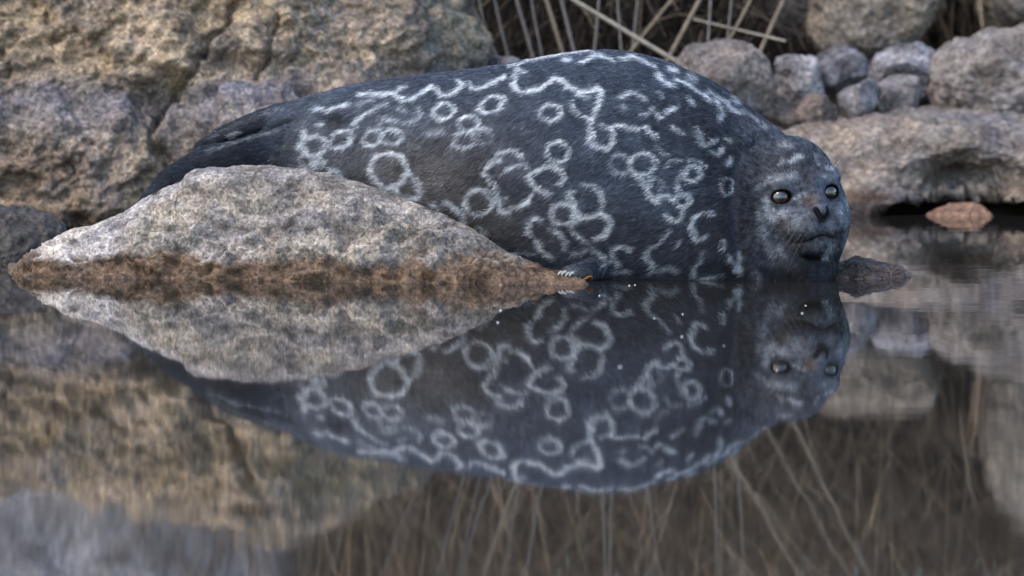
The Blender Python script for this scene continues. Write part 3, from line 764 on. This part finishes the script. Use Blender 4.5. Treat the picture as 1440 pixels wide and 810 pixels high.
def coat(px, py, P, fuzz=0.0):
    """linear base colour of the coat, painted rim light and chin shade included"""
    n = len(px)
    wob = np.stack([fbm(P, 0.012, 2, 90), fbm(P, 0.012, 2, 93)], -1)
    qx = px + 2.2 * wob[:, 0]; qy = py + 2.2 * wob[:, 1]
    if fuzz:
        qx = qx + rng.normal(0, fuzz, n); qy = qy + rng.normal(0, fuzz, n)
    pale = np.zeros(n)
    for pts, wd, a in ST:
        if pts[:, 0].min() > 1060: wd, a = wd * 1.6, a * 0.8
        x0, y0 = pts.min(0) - wd * 3; x1, y1 = pts.max(0) + wd * 3
        m = (qx > x0) & (qx < x1) & (qy > y0) & (qy < y1)
        if not m.any(): continue
        e = a * np.exp(-(polydist(qx[m], qy[m], pts) / (wd * 0.63)) ** 2)
        pale[m] = np.maximum(pale[m], e)
    br_ = 1.05 + 0.6 * fbm(P, 0.02, 3, 96) + np.where(px > 1060, 1.1, 0.4) * fbm(P, 0.006, 2, 98)
    pale = np.clip(pale * br_, 0, 1)
    # broad tones
    base = np.ones((n, 3)) * [0.060, 0.072, 0.098]
    def tone(cx, cy, rx, ry, col, amt):
        nonlocal base
        k = (amt * np.exp(-(((px - cx) / rx) ** 2 + ((py - cy) / ry) ** 2)))[:, None]
        base = base * (1 - k) + k * np.array(col)
    tone(600, 250, 120, 90, (0.125, 0.108, 0.098), 0.8)        # brownish flank
    tone(520, 225, 90, 40, (0.155, 0.150, 0.150), 0.5)
    tone(690, 330, 130, 50, (0.085, 0.075, 0.066), 0.7)
    tone(560, 165, 120, 35, (0.105, 0.120, 0.145), 0.6)
    tone(440, 200, 40, 50, (0.15, 0.16, 0.18), 0.6)
    tone(475, 166, 28, 10, (0.022, 0.024, 0.03), 0.9)
    tone(980, 170, 90, 50, (0.034, 0.037, 0.046), 0.8)
    tone(1015, 280, 32, 90, (0.024, 0.026, 0.033), 0.85)
    tone(960, 350, 120, 50, (0.048, 0.046, 0.050), 0.6)
    tone(330, 200, 75, 60, (0.022, 0.025, 0.031), 0.95)
    tone(250, 250, 80, 50, (0.028, 0.032, 0.038), 0.9)
    ([(296,212),(330,200),(365,191),(395,183)],4.5,.14), ([(326,190),(338,186)],4,.4), ([(300,192),(345,170),(400,150)],5,.10), ([(405,196),(394,214)],1.5,.25),
 # head
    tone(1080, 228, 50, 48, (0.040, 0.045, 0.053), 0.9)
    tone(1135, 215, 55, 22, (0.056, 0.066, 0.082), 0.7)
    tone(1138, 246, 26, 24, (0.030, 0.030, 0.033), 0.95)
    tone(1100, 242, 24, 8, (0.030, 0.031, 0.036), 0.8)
    tone(1090, 300, 22, 42, (0.105, 0.108, 0.124), 0.7); tone(1100, 258, 20, 10, (0.12, 0.128, 0.155), 0.8)
    tone(1130, 316, 36, 24, (0.100, 0.102, 0.114), 0.9)
    tone(1140, 282, 13, 9, (0.088, 0.060, 0.044), 0.9)
    tone(1174, 312, 18, 42, (0.12, 0.13, 0.155), 0.8)
    tone(1170, 252, 20, 14, (0.105, 0.117, 0.145), 0.8)
    tone(1056, 310, 17, 75, (0.050, 0.046, 0.047), 0.8)
    tone(1098, 316, 9, 8, (0.048, 0.038, 0.036), 0.85); tone(1104, 328, 5, 10, (0.05, 0.038, 0.036), 0.8)
    tone(1118, 344, 12, 7, (0.085, 0.064, 0.042), 0.7)
    tone(1100, 352, 20, 22, (0.12, 0.125, 0.135), 0.5)
    tone(1136, 361, 26, 11, (0.005, 0.005, 0.006), 1.0)  # shade in the crease under the chin, painted black
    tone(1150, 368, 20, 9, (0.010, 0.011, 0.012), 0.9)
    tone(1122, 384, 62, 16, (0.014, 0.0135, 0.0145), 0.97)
    tone(1172, 372, 10, 18, (0.05, 0.058, 0.062), 0.7)
    tone(1155, 305, 19, 12, (0.040, 0.041, 0.046), 0.85)
    tone(1150, 344, 22, 8, (0.075, 0.070, 0.066), 0.85)
    tone(388, 229, 4, 8, (0.26, 0.22, 0.19), 0.8)
    tone(800, 383, 22, 6, (0.30, 0.29, 0.28), 0.8)
    for rw in range(4):
        for cl in range(6):
            tone(1113 + 6.5 * cl + 2 * rw, 318 + 5.2 * rw + 0.25 * (cl - 2) ** 2 * (1 - 0.3 * rw), 1.5, 1.2, (0.05, 0.05, 0.055), 0.7)
            if cl < 3: tone(1165 + 6 * cl, 317 + 5 * rw, 1.4, 1.2, (0.06, 0.06, 0.066), 0.6)
    mott = fbm(P, 0.05, 4, 99)
    base = base * (1 + 0.35 * mott[:, None])
    hm = np.where(px > 1040, 1.0, 0.35)
    base = base * (1 + hm[:, None] * 0.8 * np.clip(fbm(P, 0.008, 3, 121), -0.9, 1.2)[:, None])
    lite = np.array([0.80, 0.84, 0.88]) * np.where(px[:, None] > 1045, 0.55, 1.0)
    C = base * (1 - pale[:, None]) + lite * pale[:, None]
    # bare skin: nostrils, mouth line, lid rims
    def stroke(pts, wd, col, amt=1.0):
        nonlocal C
        k = (amt * np.exp(-(polydist(px, py, pts) / wd) ** 4))[:, None]
        C = C * (1 - k) + k * np.array(col)
    stroke([(1140, 337), (1149, 332), (1157, 330), (1165, 331.5), (1171, 335)], 1.3, (0.008, 0.008, 0.009), .9)
    stroke([(1108, 337), (1124, 341), (1140, 337)], 1.3, (0.03, 0.028, 0.03), .6)
    return np.clip(C, 0.003, 0.8)

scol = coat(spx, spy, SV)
front_face = SN[:, 1] < 0.3
edist = np.minimum(*[np.linalg.norm(SV - e, axis=1) for e in EYES])
lid = np.exp(-(np.maximum(edist - EYE_R, 0) / 0.0042) ** 2)
scol = scol * (1 - 0.97 * lid[:, None]) + 0.97 * lid[:, None] * np.array([0.014, 0.015, 0.018])
for e_c, ea in zip(EYES, EAX):
    lq = (SV - e_c) @ ea
    al = np.hypot(lq[:, 0] / 0.0154, (lq[:, 1] + 0.0002) / 0.0110)
    k = (0.9 * np.clip((1.20 - al) / 0.12, 0, 1) * (lq[:, 2] > 0) * (np.linalg.norm(SV - e_c, axis=1) < 0.03))[:, None]
    scol = scol * (1 - k) + k * np.array([0.010, 0.010, 0.012])
nl = (SV - HC) @ HA
for s in (-1, 1):
    a, b = np.array([.0108 * s, -.0068, .1015]), np.array([.0046 * s, -.0200, .1055])
    q = nl - a; v = b - a; t = np.clip((q @ v) / (v @ v), 0, 1)
    k = np.clip((0.0053 - np.linalg.norm(q - t[:, None] * v, axis=1)) / 0.0012, 0, 1)[:, None]
    scol = scol * (1 - k) + k * np.array([0.006, 0.006, 0.007])

M = NT('seal_skin')
at = M.n('ShaderNodeAttribute', attribute_name='coat'); geo = M.n('ShaderNodeNewGeometry')
mp = M.n('ShaderNodeMapping'); M.l(geo.outputs['Position'], mp.inputs[0]); mp.inputs['Scale'].default_value = (260, 500, 700)
st = M.noise(mp.outputs[0], 1.0, 3, 0.6)
M.l(M.mix(1.0, at.outputs['Color'], M.ramp(st, [(0.25, 0.55), (0.75, 1.4)]), 'MULTIPLY'), M.b.inputs['Base Color'])
M.b.inputs['Roughness'].default_value = 0.6; M.b.inputs['Specular IOR Level'].default_value = 0.12
bp = M.n('ShaderNodeBump'); bp.inputs['Distance'].default_value = 0.001; bp.inputs['Strength'].default_value = 0.5
M.l(st, bp.inputs['Height']); M.l(bp.outputs[0], M.b.inputs['Normal'])
seal_base = np.array([0.15, 0.22, -0.05])
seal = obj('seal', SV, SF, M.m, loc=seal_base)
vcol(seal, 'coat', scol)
tag(seal, 'dark grey ringed seal with pale ring markings lying on the granite rock', 'seal')

# ---- fur: short strands lying back along the body
tri = np.concatenate([SF[:, [0, 1, 2]], SF[:, [0, 2, 3]]])
a_, b_, c_ = SV[tri[:, 0]], SV[tri[:, 1]], SV[tri[:, 2]]
area = 0.5 * np.linalg.norm(np.cross(b_ - a_, c_ - a_), axis=1)
tn = SN[tri].mean(1); tc_ = (a_ + b_ + c_) / 3
hd_ = np.linalg.norm(tc_ - HC, axis=1)
wt = area * np.where(tn[:, 1] < 0.35, 1.0, 0.30) * np.where((hd_ < 0.14) & (tc_[:, 1] < 0.14), 2.6, 1.0)
ed_ = np.minimum(*[np.linalg.norm(tc_ - e, axis=1) for e in EYES])
wt *= tc_[:, 2] > -0.01
for e_c, ea in zip(EYES, EAX):
    lq = (tc_ - e_c) @ ea
    al = np.hypot(lq[:, 0] / 0.0154, (lq[:, 1] + 0.0002) / 0.0110)
    wt *= np.where((lq[:, 2] > 0) & (ed_ < 0.032), np.clip((al - 1.12) / 0.25, 0, 1), 1)
tl = (tc_ - HC) @ HA
nose = np.hypot(tl[:, 0], tl[:, 1] + .015)
wt *= np.where((tl[:, 2] > 0.07), np.clip((nose - 0.013) / 0.006, 0, 1), 1)
mouth = np.exp(-(polydist(*PJ(tc_), [(1140, 337), (1149, 332), (1157, 330), (1165, 331.5), (1171, 335)]) / 2.2) ** 2)
wt *= 1 - 0.9 * mouth * (tl[:, 2] > 0.05)
NF = 330000
pick = rng.choice(len(tri), NF, p=wt / wt.sum())
r1_, r2_ = rng.random(NF), rng.random(NF); fl = r1_ + r2_ > 1; r1_[fl] = 1 - r1_[fl]; r2_[fl] = 1 - r2_[fl]
root = a_[pick] + (b_ - a_)[pick] * r1_[:, None] + (c_ - a_)[pick] * r2_[:, None]
nrm = SN[tri[pick, 0]] * (1 - r1_ - r2_)[:, None] + SN[tri[pick, 1]] * r1_[:, None] + SN[tri[pick, 2]] * r2_[:, None]
nrm /= np.linalg.norm(nrm, axis=1)[:, None] + 1e-9
hl = (root - HC) @ HA
hw = np.clip((0.155 - np.linalg.norm(root - HC - 0.0, axis=1)) / 0.03, 0, 1) * (root[:, 1] < 0.2)
nose_p = HL(0, -.015, .13)
away = root - nose_p; away /= np.linalg.norm(away, axis=1)[:, None]
flow = np.stack([-np.ones(NF), np.zeros(NF), -0.35 - 0.5 * np.clip(fbm(root, 0.2, 2, 111), -1, 1)], -1) * (1 - hw)[:, None] + away * hw[:, None] * 1.2
flow += rng.normal(0, 0.26, (NF, 3))
flow -= nrm * (flow * nrm).sum(1)[:, None]
flow /= np.linalg.norm(flow, axis=1)[:, None] + 1e-9
muz = np.clip((hl[:, 2] - 0.045) / 0.03, 0, 1) * hw
rpx, rpy = PJ(root)
beard = np.exp(-(((rpx - 1130) / 42) ** 2 + ((rpy - 378) / 16) ** 2))
ln = (0.0095 * (1 - hw) + 0.0062 * hw) * (1 - 0.6 * muz) * rng.uniform(0.6, 1.25, NF) * (1 + 0.9 * beard)
lift = rng.uniform(0.10, 0.42, NF) + 0.15 * beard
pts = np.zeros((NF, 4, 3))
for j, t in enumerate((0, 0.35, 0.7, 1.0)):
    pts[:, j] = root + flow * (ln * t)[:, None] + nrm * (ln * lift * (t - 0.45 * t * t))[:, None] - nrm * 0.0003
pts[:, :, 2] -= (ln * 0.12)[:, None] * np.array([0, .12, .5, 1])[None]
fcol = coat(rpx, rpy, root, fuzz=1.1)
fcol = np.clip(fcol * rng.lognormal(-0.05, 0.45, NF)[:, None] * 1.05, 0.003, 0.8)
hc = bpy.data.hair_curves.new('fur')
hc.add_curves([4] * NF)
hc.attributes['position'].data.foreach_set('vector', (pts - seal_base).astype(np.float32).ravel())
ra = hc.attributes.get('radius') or hc.attributes.new('radius', 'FLOAT', 'POINT')
ra.data.foreach_set('value', np.tile(np.array([0.00026, 0.00024, 0.00018, 0.00005], np.float32), NF))
fc = hc.attributes.new('coat', 'FLOAT_COLOR', 'CURVE')
f4 = np.ones((NF, 4), np.float32); f4[:, :3] = fcol
fc.data.foreach_set('color', f4.ravel())
M = NT('seal_fur')
at = M.n('ShaderNodeAttribute', attribute_name='coat'); M.l(at.outputs['Color'], M.b.inputs['Base Color'])
M.b.inputs['Roughness'].default_value = 0.5; M.b.inputs['Specular IOR Level'].default_value = 0.12
hc.materials.append(M.m)
fo = bpy.data.objects.new('fur', hc); COL.objects.link(fo); fo.parent = seal
tag(fo, kind='stuff')

# ---- eyes
def uv_sphere(c, r, ax, n=40, m=24):
    th = np.linspace(0, math.pi, m); phi = np.linspace(0, 2 * math.pi, n, endpoint=False)
    T, Pn = np.meshgrid(th, phi, indexing='ij')
    L = np.stack([np.sin(T) * np.cos(Pn), np.sin(T) * np.sin(Pn), np.cos(T)], -1).reshape(-1, 3)
    ii = np.arange(m * n).reshape(m, n); jj = np.roll(ii, -1, 1)
    F = np.stack([ii[:-1].ravel(), ii[1:].ravel(), jj[1:].ravel(), jj[:-1].ravel()], -1)
    return c + (L * r) @ ax.T, F, L
M = NT('eye')
at = M.n('ShaderNodeAttribute', attribute_name='iris'); M.l(at.outputs['Color'], M.b.inputs['Base Color'])
M.b.inputs['Roughness'].default_value = 0.15; M.b.inputs['Specular IOR Level'].default_value = 0.6
M.b.inputs['Coat Weight'].default_value = 1.0; M.b.inputs['Coat IOR'].default_value = 1.65; M.b.inputs['Coat Roughness'].default_value = 0.16
for e, ax in zip(EYES, EAX):
    V, F, L = uv_sphere(e, EYE_R - 0.0004, ax)
    o = obj('eye', V, F, M.m, loc=e, parent=seal)
    r_ = np.arccos(np.clip(L[:, 2], -1, 1))
    c = np.where((r_ < 0.38)[:, None], [0.004, 0.004, 0.004], np.where((r_ < 0.80)[:, None], [0.026, 0.013, 0.008], [0.014, 0.010, 0.009]))
    vcol(o, 'iris', c)

# ---- whiskers and claws
def tube(pts, r0, r1, n=5):
    pts = np.asarray(pts, float); m = len(pts)
    T = np.gradient(pts, axis=0); T /= np.linalg.norm(T, axis=1)[:, None]
    up = np.array([0.3, 0.2, 0.93]); A = np.cross(T, up); A /= np.linalg.norm(A, axis=1)[:, None]; B = np.cross(T, A)
    rad = r0 + (r1 - r0) * np.linspace(0, 1, m)
    th = np.arange(n) * 2 * math.pi / n
    V = pts[:, None, :] + rad[:, None, None] * (np.cos(th)[None, :, None] * A[:, None, :] + np.sin(th)[None, :, None] * B[:, None, :])
    V = V.reshape(-1, 3)
    ii = np.arange(m * n).reshape(m, n); jj = np.roll(ii, -1, 1)
    F = np.stack([ii[:-1].ravel(), jj[:-1].ravel(), jj[1:].ravel(), ii[1:].ravel()], -1)
    return V, F
wh_mat = plain('whisker', (0.12, 0.11, 0.10), 0.4, 0.2)
wl_mat = plain('pale_whisker', (0.5, 0.48, 0.44), 0.4, 0.2)
for s in (-1, 1):
    for k in range(9):
        row, cl = k % 3, k // 3
        st_ = HL((.024 + .006 * cl) * s, -.026 - .009 * row, .092 - .008 * cl)
        dirv = h_r * s * 0.95 + h_f * (0.35 - 0.25 * cl) - h_u * (0.1 + 0.22 * row)
        L_ = random.uniform(.035, .055)
        P_ = [st_ + dirv * L_ * t - h_u * (0.55 * L_ * t * t) for t in np.linspace(0, 1, 9)]
        V, F = tube(P_, .00026, .00008)
        obj('whisker', V, F, wh_mat, loc=st_, parent=seal)
for s, n_ in ((-1, 4), (1, 3)):
    for k in range(n_):
        st_ = HL((.030 + .006 * k) * s, .043 + .001 * k, .064 - .004 * k)
        dirv = h_u * 0.7 + h_r * s * (0.1 + 0.25 * k) + h_f * 0.5
        P_ = [st_ + dirv * .028 * t - h_f * .006 * t * t for t in np.linspace(0, 1, 6)]
        V, F = tube(P_, .00030, .00010)
        obj('whisker', V, F, wl_mat, loc=st_, parent=seal)
claw_mat = plain('claw', (0.36, 0.34, 0.32), 0.45, 0.2)
for k in range(4):
    a = W(806 - 5.5 * k, 384 + (k % 2) - 0.6 * k, 0.020 - 0.001 * k)
    P_ = [a + np.array([-.006 * t, -.005 * t, .002 * t - .007 * t * t]) for t in np.linspace(0, 1, 6)]
    V, F = tube(P_, .0032, .0010, 7)
    obj('claw', V, F, claw_mat, loc=a, parent=seal)

# ------------------------------------------------------------------ reeds and dry grass
def blade_mat(name, attr):
    M = NT(name)
    at = M.n('ShaderNodeAttribute', attribute_name=attr); geo = M.n('ShaderNodeNewGeometry')
    n = M.noise(geo.outputs['Position'], 70, 3, 0.6)
    M.l(M.mix(1.0, at.outputs['Color'], M.ramp(n, [(0.3, 0.7), (0.7, 1.25)]), 'MULTIPLY'), M.b.inputs['Base Color'])
    M.b.inputs['Roughness'].default_value = 0.75
    return M.m
reed_mat = blade_mat('dry_reed', 'straw')
reeds = [(655, 0, 700, 90, 5, 0), (676, 0, 692, 70, 4, 0), (700, 0, 722, 92, 4.5, 0), (727, 0, 752, 88, 6, 0), (768, 0, 794, 84, 7, 1), (790, 0, 810, 80, 6, 0),
         (840, 0, 832, 78, 4.5, 0), (896, 0, 888, 80, 4.5, 0), (948, 0, 886, 80, 5, 1), (985, 0, 938, 88, 7, 1), (1003, 0, 1000, 80, 4, 0), (1031, 0, 1026, 74, 4, 0),
         (1058, 0, 1020, 72, 5, 1), (1105, 0, 1062, 96, 7, 1), (752, 0, 768, 80, 4, 0), (868, 0, 874, 80, 4, 0)]
for k, (x0, y0, x1, y1, wd, tn_) in enumerate(reeds):
    Y = 2.34 + 0.30 * random.random()
    top, bot_ = W(x0, y0, Y), W(x1, y1, Y)
    dv = top - bot_
    zg = float(bank_z(np.array([bot_[0]]), np.array([Y]))[0]) - 0.02
    b0 = bot_ + dv * ((zg - bot_[2]) / dv[2]); L_ = random.uniform(0.45, 0.75) / dv[2]
    e_ = bot_ + dv * (L_ if abs(dv[0]) < 0.08 else L_ * 0.75)
    bend = np.array([random.uniform(-.06, .06), random.uniform(-.05, .05), -0.03])
    wv = random.uniform(-.008, .008)
    P_ = [b0 + (e_ - b0) * t + bend * max(0, t - .3) ** 2 + np.array([wv * math.sin(6 * t), 0, 0]) for t in np.linspace(0, 1, 14)]
    r0 = wd * 0.0011 * 1.25 / 2
    V, F = tube(P_, r0, r0 * 0.45, 7)
    o = obj('reed_stalk', V, F, reed_mat, loc=b0)
    c = np.array([0.27, 0.215, 0.15]) if tn_ else np.array([0.20, 0.178, 0.158])
    vcol(o, 'straw', np.tile(c * random.uniform(.85, 1.15), (len(V), 1)))
    tag(o, ('dry tan' if tn_ else 'weathered grey') + ' upright reed stalk standing behind the seal between the rocks', 'reed', ('tan' if tn_ else 'grey') + ' reed stalks behind the seal')
for (x0, y0, x1, y1, wd, Y, lab) in ((800, -4, 940, 80, 7, 2.22, 'thick pale reed stalk fallen diagonally across the other reeds behind the seal'),
                                      (975, 27, 1105, 58, 4, 2.34, 'thin pale reed stalk lying nearly level above the rounded boulder')):
    a, b = W(x0 - (x1 - x0) * .9, y0 - (y1 - y0) * .9, Y + .12) if wd == 7 else W(x0, y0, Y + .1), W(x1, y1, Y)
    if wd == 7:
        b = b + (b - a) * 0.12
    P_ = [a + (b - a) * t for t in np.linspace(1, 0, 12)]
    V, F = tube(P_, wd * .0011 * 1.24 / 2, wd * .0011 * 1.24 / 2 * .8, 7)
    o = obj('fallen_reed_stalk', V, F, reed_mat, loc=P_[0])
    vcol(o, 'straw', np.tile(np.array([0.30, 0.26, 0.20]), (len(V), 1)))
    tag(o, lab, 'reed')

NB = 19000
sel = rng.random(NB)
bx = np.where(sel < 0.45, rng.uniform(-0.14, 0.62, NB), np.where(sel < 0.85, rng.uniform(-0.3, 1.5, NB), rng.uniform(-0.75, -0.05, NB)))
by = np.where(sel < 0.45, rng.uniform(2.78, 3.6, NB), rng.uniform(3.05, 3.75, NB))
bz = bank_z(bx, by) - 0.02
hgt = rng.uniform(0.3, 0.85, NB) * np.where(rng.random(NB) < 0.3, 1.3, 1.0)
hgt = np.where(sel < 0.45, hgt * 0.36, hgt * 1.3)
az = rng.uniform(0, 2 * math.pi, NB); tilt = np.abs(rng.normal(0, 1, NB)) * np.where(sel < 0.45, 0.28, 0.6); droop = rng.uniform(0.1, 1.8, NB) ** 1.3
droop = np.minimum(droop, (np.cos(tilt) - 0.12) / 0.42).clip(0.05)
dirx, diry = np.cos(az), np.sin(az) * 0.7 - 0.25
wdt = rng.uniform(0.0011, 0.0030, NB) * np.where(sel < 0.45, 1, 1.3)
seg = 7
ts = np.linspace(0, 1, seg)
ctr = np.zeros((NB, seg, 3))
for j, t in enumerate(ts):
    hor = hgt * (np.sin(tilt) * t + 0.42 * droop * t ** 2.4)
    ver = hgt * (np.cos(tilt) * t - 0.42 * droop * t ** 3.0)
    ctr[:, j] = np.stack([bx + dirx * hor, by + diry * hor, bz + ver], -1)
reach = ctr[:, :, 1].min(1)
back = np.clip(2.62 - reach, 0, None)
ctr[:, :, 1] += back[:, None] * ts[None, :] ** 1.5          # none hang over the stones
ctr += (rng.normal(0, 0.008, (NB, 1, 3)) * (ts ** 2)[None, :, None])
sd_ = np.stack([-np.sin(az), np.cos(az), np.zeros(NB)], -1); mixv = rng.normal(0, .5, (NB, 3)); sd_ = sd_ + mixv * [1, .4, .2]; sd_ /= np.linalg.norm(sd_, axis=1)[:, None]
wj = (1 - 0.85 * ts ** 2)[None, :, None] * wdt[:, None, None]
V = np.stack([ctr - sd_[:, None] * wj, ctr + sd_[:, None] * wj], 2).reshape(-1, 3)
base_i = np.arange(NB)[:, None] * seg * 2 + np.arange(seg - 1)[None] * 2
F = np.stack([base_i, base_i + 1, base_i + 3, base_i + 2], -1).reshape(-1, 4)
go = obj('dry_grass', V, F, reed_mat, smooth=False)
cA, cB, cD = np.array([0.50, 0.37, 0.24]), np.array([0.27, 0.21, 0.155]), np.array([0.10, 0.07, 0.05])
k = rng.random(NB)[:, None]
near = (sel < 0.45)[:, None]
gc = np.where(near, np.where(k < 0.10, cB * 0.8, cD * 0.55), np.where(k < 0.45, cA, np.where(k < 0.8, cB, cD))) * rng.uniform(0.7, 1.25, (NB, 1))  # near blades coloured darker to stand for shade inside the grass
vcol(go, 'straw', np.repeat(gc, seg * 2, 0))
tag(go, 'tangle of dry brown lakeside grass behind the seal', 'grass', kind='stuff')

# ------------------------------------------------------------------ small things on the water
leaf_mat = plain('orange_leaf', (0.55, 0.22, 0.04), 0.5, 0.3, 200)
t = np.linspace(-1, 1, 9)
c = W(824, 391, -0.02); c[2] = 0.006
Lv = []
for q in (-1, 0, 1):
    for a in t:
        Lv.append([c[0] + a * .0105, c[1] + q * .006 * (1 - a * a) ** .5, c[2] + .003 * abs(q) + .002 * a * a + .0025 * math.sin(3 * a)])
Lv = np.array(Lv); F = grid_faces(3, 9)
top = np.concatenate([Lv, Lv - [0, 0, .0006]])
o = obj('fallen_leaf', top, np.concatenate([F, F[:, ::-1] + 27]), leaf_mat, loc=c)
tag(o, 'tiny orange leaf caught at the waterline under the belly of the seal', 'leaf')
speck_mat = plain('foam_speck', (0.75, 0.75, 0.74), 0.4, 0.1)
Dsp, Fsp = cube_sphere(7)
me = mesh_np('floating_speck', Dsp * [1, 1, .6], Fsp); me.materials.append(speck_mat)
for x_, y_, r_ in ((704, 437, 1.8), (700, 454, 1.6), (843, 416, 1.3), (920, 448, 1.3), (959, 474, 1.5), (1128, 441, 1.5), (1133, 430, 1.2), (872, 517, 2.0), (885, 402, 1.4), (893, 401, 1.2), (960, 442, 1.2), (1018, 487, 1.0)):
    Y = float(ROWY(y_)); p = W(x_, y_, Y)
    o = bpy.data.objects.new('floating_speck', me); COL.objects.link(o)
    s = r_ * 0.0011 * (10 + Y) / 10
    o.location = (p[0], Y, s * 0.35); o.scale = (s, s, s)
    tag(o, 'tiny white foam speck floating on the water in front of the seal', 'foam speck', 'white specks floating on the water')
